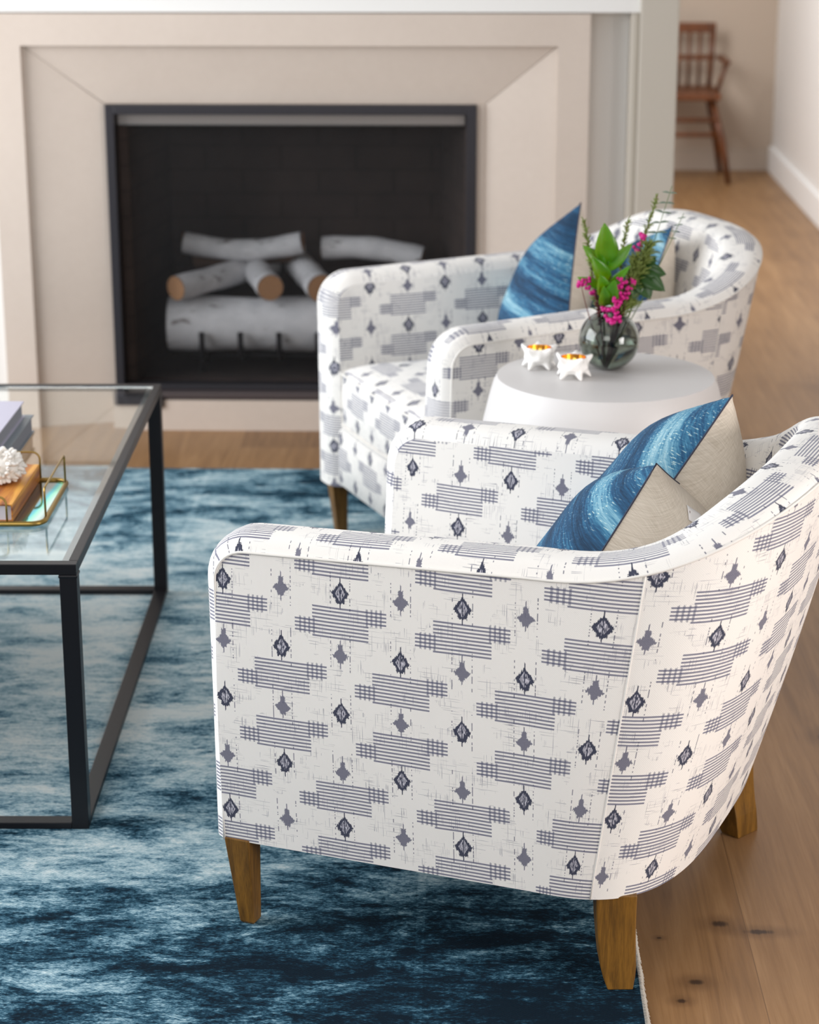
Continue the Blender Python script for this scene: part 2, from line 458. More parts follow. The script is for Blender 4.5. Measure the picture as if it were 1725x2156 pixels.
log((-.70, y0+.30, .375), (-.43, y0+.31, .39), .026, 'brown barked log behind the two front cut ends', BARK2)
log((-.36, y0+.30, .405), (-.10, y0+.27, .385), .030, 'white birch log on top of the pile at right', bend=.012)

# ------------------------------------------------------------------ rug
def rug():
    m, nt, b = mat('distressed_blue_rug', (.1, .2, .3), .95)
    x, y, z = sep(nt, texco(nt))
    x = x - 1.05; y = y + 2.86
    big = noise(nt, comb(nt, x*1.3 + 3.1, y*1.9 + .8), 1, 3, .55)
    mid = noise(nt, comb(nt, x*6.5, y*15.0), 1, 7, .72, .5)
    str_ = noise(nt, comb(nt, x*38, y*110), 1, 4, .7)
    fine = noise(nt, comb(nt, x*150, y*330), 1, 3, .7)
    row = (y*1250)._m('SINE'); cl = (x*1100)._m('SINE')
    # rug's own fade plus painted-in shade: lightest round (-.75, 3.5), darkest towards the near right corner
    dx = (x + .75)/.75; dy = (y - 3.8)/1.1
    fade_shade = 1 - sstep((dx*dx + dy*dy)._m('SQRT'), .2, 1.5)
    t = (big-.5)*1.0 + (mid-.5)*1.75 + (str_-.5)*.75 + (fine-.5)*.75 + fade_shade*.42 + .33
    seamx = ((x + .055)/.54).fract()
    t = t + (seamx < .022)*.05
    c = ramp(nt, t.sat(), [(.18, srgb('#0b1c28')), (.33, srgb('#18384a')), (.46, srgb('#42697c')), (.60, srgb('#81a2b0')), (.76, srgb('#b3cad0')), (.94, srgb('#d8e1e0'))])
    nt.links.new(c, b.inputs['Base Color'])
    h = fine*.9 + row*cl*.12 + str_*.6
    nt.links.new(bump(nt, h, .55, .004), b.inputs['Normal'])
    b.inputs['Specular IOR Level'].default_value = .1
    return m
rg = empty('area_rug', (-1.05, 2.86, 0), 0, 'distressed blue area rug under the coffee table and armchairs', 'rug')
x0, x1, y0r, y1r = -2.35, .243, .8, 4.915
bm = bmesh.new(); add_box(bm, x0+1.05, x1+1.05, y0r-2.86, y1r-2.86, .001, .0118, .003)
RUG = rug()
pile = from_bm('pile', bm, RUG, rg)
EDGE, nt, b = mat('rug_edge_yarn', srgb('#b9b3a8'), .9)
rv, rf = [], []
for k in range(1100):                     # fuzzy overcast edge
    y = y0r + (y1r-y0r)*k/1100
    tube_data([(x1+1.05-.003, y-2.86, .0115), (x1+1.05+.001, y-2.86+.003, .0105), (x1+1.05+.0035+random.random()*.002, y-2.86+random.uniform(-.003, .006), .003)], .0011, 4, verts=rv, faces=rf)
mesh('edge_binding', rv, rf, EDGE, rg)
RZ = .012

# ------------------------------------------------------------------ coffee table
STEEL, nt, b = mat('black_steel', srgb('#1d1c20'), .38, .4)
nt.links.new(bump(nt, noise(nt, texco(nt), 90, 3), .08, .001), b.inputs['Normal'])
GLS = mat('clear_table_glass', (.93, .98, .965), .0, 0, Transmission_Weight=1.0, IOR=1.48)[0]
ct = empty('coffee_table', (-.555, 2.9701, 0), .0177, 'black steel framed coffee table with clear glass top', 'coffee table')
TW, TD, TH = 1.25, 1.079, .434; bw = .0255
for X0 in (-bw, -TW):
    for Y0 in (0, TD-bw):
        lg = box('leg', X0, X0+bw, Y0, Y0+bw, RZ, TH-.0165, STEEL, ct, .0012)
        box('weld_collar', X0-.0012, X0+bw+.0012, Y0-.0012, Y0+bw+.0012, TH-.0215, TH-.0168, STEEL, lg, .0015)
box('top_rail', -TW, 0, 0, .018, TH-.0165, TH, STEEL, ct, .001)
box('top_rail', -TW, 0, TD-.018, TD, TH-.0165, TH, STEEL, ct, .001)
box('top_rail', -.0125, 0, .0181, TD-.0181, TH-.0165, TH, STEEL, ct, .001)
box('top_rail', -TW, -TW+.0125, .0181, TD-.0181, TH-.0165, TH, STEEL, ct, .001)
for (a, b_, c, d) in ((-TW+bw, -bw, 0, bw), (-TW+bw, -bw, TD-bw, TD), (-bw, 0, bw, TD-bw), (-TW, -TW+bw, bw, TD-bw)):
    box('bottom_rail', a+.0001, b_-.0001, c+.0001, d-.0001, RZ, RZ+.010, STEEL, ct, .001)
LEDGE = mat('grey_steel_ledge', srgb('#8f9096'), .35, .7)[0]
for xa, xb in ((-.0245, -.0127), (-TW+.0127, -TW+.0245)): box('glass_ledge', xa, xb, .0182, TD-.0182, TH-.014, TH-.0088, LEDGE, ct)
box('glass_top', -TW+.0130, -.0130, .019, TD-.019, TH-.0085, TH-.0012, GLS, ct, .0008)
GZ = TH-.0012

# books
PAGES = mat('book_pages', srgb('#d9d6dc'), .8)[0]
LAV, nt, b = mat('lavender_grey_cover', srgb('#b9b6c9'), .3)
DKC = mat('dark_cover', srgb('#35333f'), .45)[0]; SLATE = mat('slate_cover', srgb('#7e8890'), .4)[0]
GREYP = mat('grey_page_block', srgb('#8f929a'), .7)[0]
def book(x1, y1, wx, dy, z, h, rz, cover, pages, label, cat='book', spine='right', group=None, spinemat=None):
    o = empty('book', (x1, y1, z), rz, label, cat, group)
    t = .0022
    box('back_cover', -wx, 0, -dy, 0, 0, t, cover, o, .0006); box('front_cover', -wx, 0, -dy, 0, h-t, h, cover, o, .0006)
    if spine == 'right':
        box('spine', -t, 0, -dy, 0, t, h-t, spinemat or cover, o)
        box('page_block', -wx+.004, -t-.0005, -dy+.004, -.004, t, h-t, pages, o)
    else:
        box('spine', -wx, -wx+t, -dy, 0, t, h-t, spinemat or cover, o)
        box('page_block', -wx+t+.0005, -.004, -dy+.004, -.004, t, h-t, pages, o)
    return o
book(-.753, 3.700, .30, .30, GZ+.0002, .031, 0, SLATE, GREYP, 'slate grey large book lying under the lavender grey one', spine='left', group='coffee table books')
book(-.766, 3.685, .30, .30, GZ+.0316, .028, 0.0, LAV, GREYP, 'lavender grey large book lying on top of the slate grey one', spine='left', group='coffee table books', spinemat=DKC)

# tray
GOLD, nt, b = mat('aged_brass', srgb('#a68a4c'), .32, 1.0)
MIR, nt, b = mat('iridescent_mirror', (.75, .78, .78), .04, 1.0)
x_, y_, z_ = sep(nt, texco(nt))
d_ = x_*1.0 + y_*-.10 + noise(nt, texco(nt), 6, 2)*.012
ir = ramp(nt, ((d_ + .050)/.05).sat(), [(0, srgb('#7d8a8c')), (.3, srgb('#8f9b9c')), (.45, srgb('#2fc8d8')), (.6, srgb('#a8ffd8')), (.75, srgb('#d8f4ea')), (1, srgb('#9aa4a4'))])
nt.links.new(ir, b.inputs['Base Color'])
tx, ty = -.636, 3.150
tr_ = empty('serving_tray', (tx, ty, GZ), .01, 'brass wire tray with looped rails and mirrored base on the glass table', 'tray')
TL, TDp, rr = .40, .236, .022
def rrect(inset, z):
    pts = []
    for cx, cy, a0 in ((-rr, rr, -pi/2), (-rr, TDp-rr, 0), (-TL+rr, TDp-rr, pi/2), (-TL+rr, rr, pi)):
        for k in range(7):
            a = a0 + (pi/2)*k/6; pts.append((cx+(rr-inset)*cos(a), cy+(rr-inset)*sin(a), z))
    return pts
tube('rim', rrect(0, .0046), .0042, GOLD, tr_, 10, True)
vs = rrect(.003, .0016)+rrect(.003, .0042); n = len(vs)//2
mesh('mirror_base', vs, [tuple(range(n))[::-1], tuple(range(n, 2*n))]+[(k, (k+1) % n, n+(k+1) % n, n+k) for k in range(n)], MIR, tr_, smooth=False)
def loop_rail(p0, p1, h, r=.012):
    p0, p1 = Vector(p0), Vector(p1); d = (p1-p0).normalized(); pts = [p0]
    pts.append(p0+Vector((0, 0, h-r)))
    for k in range(1, 6):
        a = pi/2*k/5; pts.append(p0 + d*(r-r*cos(a)) + Vector((0, 0, h-r+r*sin(a))))
    for k in range(0, 6):
        a = pi/2*k/5; pts.append(p1 - d*(r-r*sin(a)) + Vector((0, 0, h-r+r*cos(a))))
    pts.append(p1); tube('handle_rail', pts, .0017, GOLD, tr_, 8)
loop_rail((-.001, .030, .005), (-.001, TDp-.022, .005), .048, .006)
loop_rail((-.055, 0, .005), (-TL+.055, 0, .005), .043)
loop_rail((-.045, TDp, .005), (-TL+.055, TDp, .005), .047)
loop_rail((-TL+.001, .030, .005), (-TL+.001, TDp-.022, .005), .048, .006)
# wood-grain book
WGB, nt, b = mat('wood_grain_cover', (.7, .4, .15), .45)
x_, y_, z_ = sep(nt, texco(nt))
g = noise(nt, comb(nt, x_*34 + z_*60, y_*2.2), 1, 4, .55, 1.2)
nt.links.new(ramp(nt, g, [(.33, srgb('#5b2c10')), (.44, srgb('#a85f22')), (.56, srgb('#cf8a35')), (.68, srgb('#e6a84a'))]), b.inputs['Base Color'])
book(-.684, 3.382, .19, .222, GZ+.0045, .028, 0.0, WGB, PAGES, 'orange wood grain patterned book lying in the brass tray under white coral')
# coral
CO, nt, b = mat('white_coral', srgb('#efebe4'), .5)
nt.links.new(bump(nt, noise(nt, texco(nt), 300, 2), .15, .001), b.inputs['Normal'])
bm = bmesh.new(); rnd = random.Random(3)
bmesh.ops.create_icosphere(bm, subdivisions=3, radius=.027)
for k in range(210):
    while True:
        d = Vector((rnd.gauss(0, 1), rnd.gauss(0, 1), rnd.gauss(0, 1))).normalized()
        if d.z > -.55: break
    rad_ = rnd.uniform(.024, .033); sz = rnd.uniform(.0034, .0052)
    q = (d + Vector((rnd.gauss(0, .3), rnd.gauss(0, .3), rnd.gauss(0, .3)))).to_track_quat('Z', 'Y').to_matrix().to_4x4()
    mtx = Matrix.Translation(d*rad_) @ q @ Matrix.Diagonal((sz*.75, sz*.75, sz*1.5, 1))
    bmesh.ops.create_icosphere(bm, subdivisions=2, radius=1, matrix=mtx)
for v_ in bm.verts: v_.co.z = max(v_.co.z*.95, -.021); v_.co.x *= 1.15
co = from_bm('coral_ornament', bm, CO, None, True); co.location = (-.726, 3.285, GZ+.0328+.021)
tag(co, 'knobbly white coral ornament sitting on the orange book in the tray', 'coral')

# ------------------------------------------------------------------ armchair
CH = dict(wb=.3059, wt=.3203, yfb=.36, yft=.3558, ys=-.0716, bb=.1785, bt=.3162, zb=.1421, za=.5611, za2=.5742, zk=.684, p=1.3501, n=3.16, tp=.0176)
def plan_curves():
    P = CH; pts = []
    def row(xb, yb, xt, yt, z): pts.append((Vector((xb, yb)), Vector((xt, yt)), z))
    for k in range(60):
        t = 1-k/60
        row(-P['wb']-P['tp']*t, P['ys']+(P['yfb']-P['ys'])*t, -P['wt']-P['tp']*t, P['ys']+(P['yft']-P['ys'])*t, P['za']*t+P['za2']*(1-t))
    e = 2/P['n']
    for k in range(0, 361):
        a = pi*k/360; c, s = cos(a), max(sin(a), 0); sg = 1 if c >= 0 else -1
        z = P['za2']+(P['zk']-P['za2'])*s**P['p']
        row(-P['wb']*sg*abs(c)**e, P['ys']-P['bb']*s**e, -P['wt']*sg*abs(c)**e, P['ys']-P['bt']*s**e, z)
    for k in range(1, 61):
        q = pts[60-k]; pts.append((Vector((-q[0].x, q[0].y)), Vector((-q[1].x, q[1].y)), q[2]))
    # resample on mean arclength
    s = [0]
    for a, b in zip(pts, pts[1:]): s.append(s[-1] + ((a[0]+a[1])-(b[0]+b[1])).length/2)
    return pts, s
PC, PS = plan_curves(); PLEN = PS[-1]
def plan(s):
    s = min(max(s, 0), PLEN-1e-6); lo, hi = 0, len(PS)-1
    while hi-lo > 1:
        m_ = (lo+hi)//2
        if PS[m_] <= s: lo = m_
        else: hi = m_
    t = (s-PS[lo])/max(PS[hi]-PS[lo], 1e-9); a, b = PC[lo], PC[hi]
    return a[0].lerp(b[0], t), a[1].lerp(b[1], t), a[2]*(1-t)+b[2]*t
THK = .084
def outer(s, z):
    b, t, zs = plan(s); k = (z-CH['zb'])/(zs-CH['zb']); q = b.lerp(t, k)
    return Vector((q.x, q.y, z))
def inward(s):
    h = .02; a = outer(s-h, .4); b = outer(s+h, .4)
    if s < h: a = outer(0, .4)
    if s > PLEN-h: b = outer(PLEN, .4)
    t = (b-a).normalized(); return Vector((t.y*-1, t.x, 0))*1.0
def inner(s, z):
    n_ = inward(s); c = Vector((0, 0, 0))
    o = outer(s, z)
    if n_.dot(Vector((0, .08, z))-o) < 0: n_ = -n_
    if s < .03: n_ = Vector((1, 0, 0))
    if s > PLEN-.03: n_ = Vector((-1, 0, 0))
    # upholstery a little fuller low down
    zs = plan(s)[2]; f = (zs-z)/(zs-.35)
    return o + n_*(THK + .014*max(0, min(1, f)))
RC = .042
def prof_h(s):                  # top of the panel at plan distance s, with rounded front corners
    zs = plan(s)[2]; d = min(s, PLEN-s)
    if d < RC: return zs - RC + sqrt(max(0, RC*RC-(RC-d)**2))
    return zs
def stations(n=150):
    st = [RC*(1-cos(pi/2*k/9)) for k in range(10)]
    m_ = [RC + (PLEN-2*RC)*k/n for k in range(1, n)]
    return st + m_ + [PLEN-x for x in reversed(st)]
ST = stations()
S1 = None
def find_seam():
    # plan distance of the vertical back seam
    return .545
SEAM = find_seam()

def make_chair(seat_label, legs_z, uoff=(0, 0)):
    root = empty('armchair', (0, 0, 0), 0, seat_label, 'armchair', 'matching barrel armchairs')
    zb = CH['zb']; uo, vo = uoff
    # outer panels
    def panel(name, s0, s1, uadd, vadd):
        ss = [s0] + [s for s in ST if s0+1e-5 < s < s1-1e-5] + [s1]; NR = 14
        vs, uv = [], []
        for s in ss:
            h = prof_h(s)
            for k in range(NR+1):
                z = zb + (h-zb)*k/NR
                bul = .006*sin(pi*k/NR) 
                o = outer(s, z); i_ = inner(s, z); o = o + (o-i_).normalized()*bul
                vs.append(o); uv.append((s+uadd+uo, z+vadd+vo))
        nc = NR+1
        fs = [(i*nc+j, i*nc+j+1, (i+1)*nc+j+1, (i+1)*nc+j)[::-1] for i in range(len(ss)-1) for j in range(NR)]
        return mesh(name, vs, fs, FAB, root, uvs=uv)
    panel('side_panel', 0, SEAM, 0, 0)
    panel('back_panel', SEAM, PLEN-SEAM, .035, .012)
    panel('side_panel', PLEN-SEAM, PLEN, .02, .03)
    # profile path
    prof = []
    for k in range(9): prof.append((0, zb + (plan(0)[2]-RC-zb)*k/9))
    for s in ST: prof.append((s, prof_h(s)))
    for k in range(9): prof.append((PLEN, plan(0)[2]-RC - (plan(0)[2]-RC-zb)*(k+1)/9))
    rings, M_ = [], 13
    O = [outer(*q) for q in prof]; I = [inner(*q) for q in prof]
    C_ = [(a+b)/2 for a, b in zip(O, I)]
    vs = []; al = [0]
    for i in range(1, len(prof)): al.append(al[-1] + (C_[i]-C_[i-1]).length)
    nrm = []
    for i in range(len(prof)):
        T = C_[min(i+1, len(prof)-1)] - C_[max(i-1, 0)]; A = I[i]-O[i]
        n_ = A.cross(T).normalized()
        if n_.z < -.02 or (abs(n_.z) <= .02 and n_.y < 0): n_ = -n_
        nrm.append(n_)
    for i in range(len(prof)):
        A = I[i]-O[i]
        for k in range(M_):
            t = k/(M_-1); w_ = (1-abs(2*t-1)**2.6)
            bul = (.0235-.009*min(1, max(0, (prof[i][0]-.45)/.2), max(0, (PLEN-prof[i][0]-.45)/.2)))*max(w_, 0)**.62
            vs.append(O[i] + A*t + nrm[i]*bul)
    fs, fuv = [], []
    for i in range(len(prof)-1):
        vert = i < 9+4 or i > len(prof)-14
        for k in range(M_-1):
            idx = (i*M_+k, (i+1)*M_+k, (i+1)*M_+k+1, i*M_+k+1); fs.append(idx)
            q = []
            for id_ in idx:
                ii, kk = divmod(id_, M_); ac = (I[ii]-O[ii]).length*kk/(M_-1)*1.15
                if vert: q.append((prof[ii][0]-ac+uo, prof[ii][1]+vo))
                else: q.append((prof[ii][0]+uo-.024, .5875+ac))
            fuv.append(q)
    mesh('arm_and_top_band', vs, fs, FAB, root, uv_face=fuv)
    # inner lining
    NR = 10; vs, uv = [], []
    for s in ST:
        h = prof_h(s)
        for k in range(NR+1):
            z = .20 + (h-.20)*k/NR; vs.append(inner(s, z)); uv.append((-s+uo+.05, z+vo+.088))
    nc = NR+1
    fs = [(i*nc+j, i*nc+j+1, (i+1)*nc+j+1, (i+1)*nc+j) for i in range(len(ST)-1) for j in range(NR)]
    mesh('inner_lining', vs, fs, FAB, root, uvs=uv)
    # piping
    PIP = mat('cream_piping', (.80, .77, .72), .9)[0] if 'cream_piping' not in bpy.data.materials else bpy.data.materials['cream_piping']
    tube('piping', [o + (o-i_).normalized()*.0006 for o, i_ in zip(O, I)], .0019, PIP, root, 8)
    for s in (SEAM, PLEN-SEAM):
        pts = [outer(s, zb+(plan(s)[2]-zb)*k/12) + (outer(s, .4)-inner(s, .4)).normalized()*(.0062*sin(pi*k/12)) for k in range(13)]
        tube('back_seam', pts, .0011, PIP, root, 6)
    # seat cushion outline = inner plan at z .35
    zc0, zc1 = .272, .398
    out_ = []
    yf = CH['yfb']+.004
    for s in ST:
        q = inner(s, .36); 
        if q.y > yf-.03: continue
        out_.append(Vector((q.x, q.y)))
    # shrink a hair
    cen = Vector((0, .06))
    out_ = [cen + (q-cen)*.990 for q in out_]
    fr = []
    L0, R0 = out_[-1], out_[0]
    rc = .03
    for k in range(7):
        a = pi/2*k/6; fr.append(Vector((L0.x-rc+rc*cos(a), yf-rc+rc*sin(a))))
    for k in range(1, 14): 
        t = k/14; x = (L0.x-rc)*(1-t)+(R0.x+rc)*t; fr.append(Vector((x, yf+.006*sin(pi*t))))
    for k in range(7):
        a = pi/2+pi/2*k/6; fr.append(Vector((R0.x+rc+rc*cos(a), yf-rc+rc*sin(a))))
    loop = out_ + fr; n_ = len(loop)
    per = [0]
    for i in range(1, n_): per.append(per[-1]+(loop[i]-loop[i-1]).length)
    fstart = per[len(out_)]
    layers = [(0.985, zc0), (1.0, zc0+.012), (1.004, (zc0+zc1)/2), (1.0, zc1-.016), (.985, zc1-.005), (.955, zc1), (.86, zc1+.008), (.7, zc1+.014), (.5, zc1+.019), (.25, zc1+.022), (.02, zc1+.023)]
    vs = []; 
    for sc, z in layers:
        for q in loop:
            p_ = cen + (q-cen)*sc; vs.append((p_.x, p_.y, z))
    fs, fuv = [], []
    for i in range(len(layers)-1):
        for k in range(n_):
            k2 = (k+1) % n_
            idx = (i*n_+k, i*n_+k2, (i+1)*n_+k2, (i+1)*n_+k); fs.append(idx); q = []
            for id_ in idx:
                vv_ = vs[id_]
                if i < 4: q.append((-(per[id_ % n_]-fstart)*-1+uo, vv_[2]+vo+.01))
                else: q.append((vv_[0]+uo, vv_[1]*-1+vo+.4))
            fuv.append(q)
    fs.append(tuple(range(n_))[::-1]); fuv.append([(0, 0)]*n_)
    fs.append(tuple(range((len(layers)-1)*n_, len(layers)*n_))); fuv.append([(uo, vo+.4-.06)]*n_)
    cu = mesh('seat_cushion', vs, fs, FAB, root, uv_face=fuv)
    for zz, sc in ((zc0+.008, 1.004), (zc1-.010, 1.0)):
        tube('cushion_piping', [(cen.x+(q.x-cen.x)*sc, cen.y+(q.y-cen.y)*sc, zz) for q in loop], .0026, PIP, cu, 6, True)
    # front rail under the cushion
    a = inner(0, zb); xw = abs(a.x)+.004; yf2 = CH['yfb']
    vs, uv = [], []
    for k in range(9):
        x = -xw+2*xw*k/8
        for (y, z) in ((yf2-.05, zb), (yf2-.004, zb), (yf2+.004, zb+.006), (yf2+.006, .20), (yf2+.004, .262), (yf2-.006, .270), (yf2-.10, .270)):
            vs.append((x, y, z)); uv.append((x+uo, z+vo-.02))
    fs = [(i*7+j, i*7+j+1, (i+1)*7+j+1, (i+1)*7+j)[::-1] for i in range(8) for j in range(6)]
    mesh('front_rail', vs, fs, FAB, root, uvs=uv)
    # deck and dust cover close the body
    DUST = bpy.data.materials.get('dust_cover') or mat('dust_cover', (.03, .03, .03), .9)[0]
    lp = [outer(s, zb) for s in ST[::3]]
    v2 = [(q.x*.985, q.y*.985, zb+.001) for q in lp]+[(q.x*.97, q.y*.97, .266) for q in lp]; m2 = len(lp)
    mesh('base_cover', v2, [tuple(range(m2)), tuple(range(m2, 2*m2))], DUST, root, smooth=False)
    # legs
    def leg(pts, name='leg'):
        # pts: list of (center xy, half size, rot, z)
        vv, ff = [], []
        for (cx, cy, hx, hy, rot, z) in pts:
            for sx, sy in ((-1, -1), (1, -1), (1, 1), (-1, 1)):
                x, y = sx*hx, sy*hy; vv.append((cx+x*cos(rot)-y*sin(rot), cy+x*sin(rot)+y*cos(rot), z))
        for i in range(len(pts)-1):
            for k in range(4): ff.append((i*4+k, i*4+(k+1) % 4, (i+1)*4+(k+1) % 4, (i+1)*4+k))
        ff.append((3, 2, 1, 0)); n4 = (len(pts)-1)*4; ff.append((n4, n4+1, n4+2, n4+3))
        o = mesh(name, vv, ff, OAK_LEG, root, smooth=False)
        bv = o.modifiers.new('b', 'BEVEL'); bv.width = .0015; bv.segments = 2; return o
    xf, yf3 = CH['wb']+CH['tp']+.004, CH['yfb']+.004
    for sx, lz in ((-1, legs_z[0]), (1, legs_z[1])):
        leg([(sx*(xf-.0205), yf3-.0225, .0185, .0185, 0, zb+.003), (sx*(xf-.0265), yf3-.029, .0112, .0112, 0, lz+.004), (sx*(xf-.0265), yf3-.029, .009, .009, 0, lz)])
    for sx, lz in ((-1, legs_z[2]), (1, legs_z[3])):
        rot = sx*-.42; bx_, by_ = sx*.256, (-.186 if sx < 0 else -.200)
        rows = []
        for k in range(9):
            t = k/8; z = zb+.003 + (lz-zb-.003)*t
            flare = (.010 if sx < 0 else .020)*t*t; hx = .0265-.003*t; hy = .0265-.004*t - .006*max(0, t-.8)*5
            rows.append((bx_+sx*flare*.35, by_-flare+.012, hx, hy, rot, z))
        leg(rows)
    return root

def place(root, cx, cy, psi):
    root.location = (cx, cy, 0); root.rotation_euler = (0, 0, pi/2-psi)
near = make_chair('nearest white armchair with navy ikat print, its side panel and back toward the camera', (RZ, RZ, RZ, 0), (.071, .0575))
place(near, .1389, 2.8433, .3809)
far = make_chair('farther white armchair with navy ikat print, in front of the fireplace behind the drum table', (RZ, RZ, 0, 0), (.03, .02))
place(far, .177, 4.2743, -.415)

# ------------------------------------------------------------------ cushions
def blue_stripe():
    m, nt, b = mat('indigo_striped_weave', (.1, .3, .5), .9)
    uvn = nt.nodes.new('ShaderNodeUVMap'); uvn.uv_map = 'fab'; UV = uvn.outputs[0]
    u, v, _ = sep(nt, UV)
    t = noise(nt, comb(nt, u*1.5, v*30), 1, 2, .5)
    t2 = noise(nt, comb(nt, u*22, v*260), 1, 4, .75)
    fl_ = noise(nt, comb(nt, u*420, v*300), 1, 1)
    st = (t*.8 + t2*.5 + fl_*.12 - .21)
    c = ramp(nt, st, [(.40, srgb('#14344f')), (.50, srgb('#1f5074')), (.57, srgb('#3a7494')), (.64, srgb('#6d9fb4')), (.76, srgb('#abcbd2'))])
    c = mixc(nt, (fl_ > .66)*sstep(st, .45, .65)*.7, c, srgb('#d8e8dc'))
    nt.links.new(c, b.inputs['Base Color'])
    nt.links.new(bump(nt, fl_ + t2, .5, .002), b.inputs['Normal'])
    return m
def linen():
    m, nt, b = mat('natural_linen', (.6, .5, .4), .92)
    uvn = nt.nodes.new('ShaderNodeUVMap'); uvn.uv_map = 'fab'; UV = uvn.outputs[0]
    u, v, _ = sep(nt, UV)
    a = noise(nt, comb(nt, u*900, v*60), 1, 2); c_ = noise(nt, comb(nt, u*60, v*900), 1, 2); n = noise(nt, UV, 8, 3)
    t = a*.4 + c_*.4 + n*.3
    nt.links.new(ramp(nt, t, [(.35, srgb('#b5a794')), (.7, srgb('#ddd2c3'))]), b.inputs['Base Color'])
    nt.links.new(bump(nt, a + c_, .3, .001), b.inputs['Normal'])
    return m
BLUE, LINEN = blue_stripe(), linen()
SEAM_M = mat('cushion_seam', srgb('#3a3c4c'), .9)[0]
def pillow(apex, psi, lam, rho, size, thick, zmin, label, beta=0, side=-1, yawadd=0):
    ps = psi + yawadd
    f = Vector((-cos(ps), sin(ps), 0)); r = Vector((sin(ps), cos(ps), 0)); U = Vector((0, 0, 1))
    n = (f*cos(lam) + U*sin(lam)); u_ = (U*cos(lam) - f*sin(lam))
    # in-plane axes rotated so that the corner on the camera side is the apex
    e1 = -u_*cos(rho) + r*sin(rho)*side            # seam edge running down from the apex
    e2 = -r*cos(rho)*side - u_*sin(rho)            # the other edge
    A = Vector(apex); half = size/2
    cenp = A + (e1+e2)*half*.985
    root = empty('throw_pillow', (cenp.x, cenp.y, zmin), 0, label, 'cushion', 'blue striped throw pillows')
    base = Vector((cenp.x, cenp.y, zmin))
    G = 28
    def pt(a, b, sgn):
        pin = 1 - .055*(1-abs(b)**2)*abs(a)**3; pin2 = 1 - .055*(1-abs(a)**2)*abs(b)**3
        h = ((1-abs(a)**2.2)*(1-abs(b)**2.2))**.55*thick/2
        w_ = .006*sin(5*a+2*b)*(1-a*a)*(1-b*b)
        p = cenp - e1*a*half*pin2*-1 * 1.0 + e2*b*half*pin - base
        p = (cenp + e1*a*half*pin + e2*b*half*pin2) + n*(sgn*h + w_) - base
        if p.z < .012:
            p.z = .012 - .010*(1-math.exp((p.z-.012)*6))
        return p
    def cover(name, sgn, m):
        vs, uv = [], []
        for i in range(G+1):
            for j in range(G+1):
                a, b = -1+2*i/G, -1+2*j/G
                a = sin(a*pi/2)*.5+a*.5; b = sin(b*pi/2)*.5+b*.5
                vs.append(pt(a, b, sgn)); uv.append(((b*cos(beta)-a*sin(beta))*half + apex[0], (a*cos(beta)+b*sin(beta))*half + apex[1]))
        fs = quadstrip((G+1, G+1))
        if sgn*(e1.cross(e2)).dot(n) < 0: fs = [q[::-1] for q in fs]
        return mesh(name, vs, fs, m, root, uvs=uv)
    cover('striped_cover', 1, BLUE); lc = cover('linen_back', -1, LINEN)
    pts = []
    for k in range(80):
        t = k/80*4; s_ = int(t); q = t-s_
        a, b = [(-1, -1+2*q), (-1+2*q, 1), (1, 1-2*q), (1-2*q, -1)][s_]; pts.append(pt(a, b, 0))
    tube('edge_seam', pts, .0014, SEAM_M, root, 6, True)
    return root, pt, n, e1, e2, half, base
zseat = .410
pA = pillow((.262, 2.775, .645), .3809, radians(22), radians(27), .34, .265, zseat, 'blue striped pillow with linen back nearest the camera, in the near armchair', beta=radians(50), yawadd=.25)
pB = pillow((.376, 2.92, .702), .3809, radians(28), radians(36), .36, .22, zseat, 'taller blue striped pillow with linen back behind the first one in the near armchair', beta=radians(75))
pC = pillow((.240, 4.34, .735), -.3862, radians(18), radians(44), .31, .16, zseat, 'broad blue striped pillow standing left of the flowers in the far armchair', beta=radians(45), yawadd=.22)
pD = pillow((.419, 4.28, .700), -.3862, radians(20), radians(18), .34, .15, zseat, 'blue striped pillow showing its linen edge right of the flowers in the far armchair', beta=radians(45), yawadd=.35)
# woven label on the linen back of the nearest pillow
root, ptf, n, e1, e2, half, base = pA
LABM = mat('white_label', srgb('#e6e2df'), .8)[0]; INK = mat('label_ink', srgb('#6b4038'), .8)[0]
def lab(a0, a1, b0, b1):
    vs = []; 
    for i in range(5):
        for j in range(7):
            vs.append(ptf(a0+(a1-a0)*i/4, b0+(b1-b0)*j/6, -1) - n*.0012)
    o = mesh('label', vs, quadstrip((5, 7)), LABM, root); sm = o.modifiers.new('s', 'SOLIDIFY'); sm.thickness = .0006; return o
LB = lab(-.87, -.775, -.68, -.45)
try:
    c0 = ptf(-.825, -.665, -1); cx = (ptf(-.835, -.48, -1)-c0).normalized(); cy = (ptf(-.88, -.66, -1)-ptf(-.78, -.66, -1)).normalized(); cz = -n
    cu = bpy.data.curves.new('lt', 'FONT'); cu.body = 'Ruby Volante'; cu.size = .0052; cu.extrude = .0001
    to = bpy.data.objects.new('lt', cu); COL.objects.link(to); bpy.context.view_layer.update()
    me = bpy.data.meshes.new_from_object(to.evaluated_get(bpy.context.evaluated_depsgraph_get()))
    bpy.data.objects.remove(to)
    o = bpy.data.objects.new('label_text', me); COL.objects.link(o); me.materials.append(INK); o.parent = LB
    cz2 = cx.cross(cy)
    o.matrix_local = Matrix((( cx.x, cy.x, cz2.x, c0.x-n.x*.0022), (cx.y, cy.y, cz2.y, c0.y-n.y*.0022), (cx.z, cy.z, cz2.z, c0.z-n.z*.0022), (0, 0, 0, 1)))
except Exception as e: print('label', e)

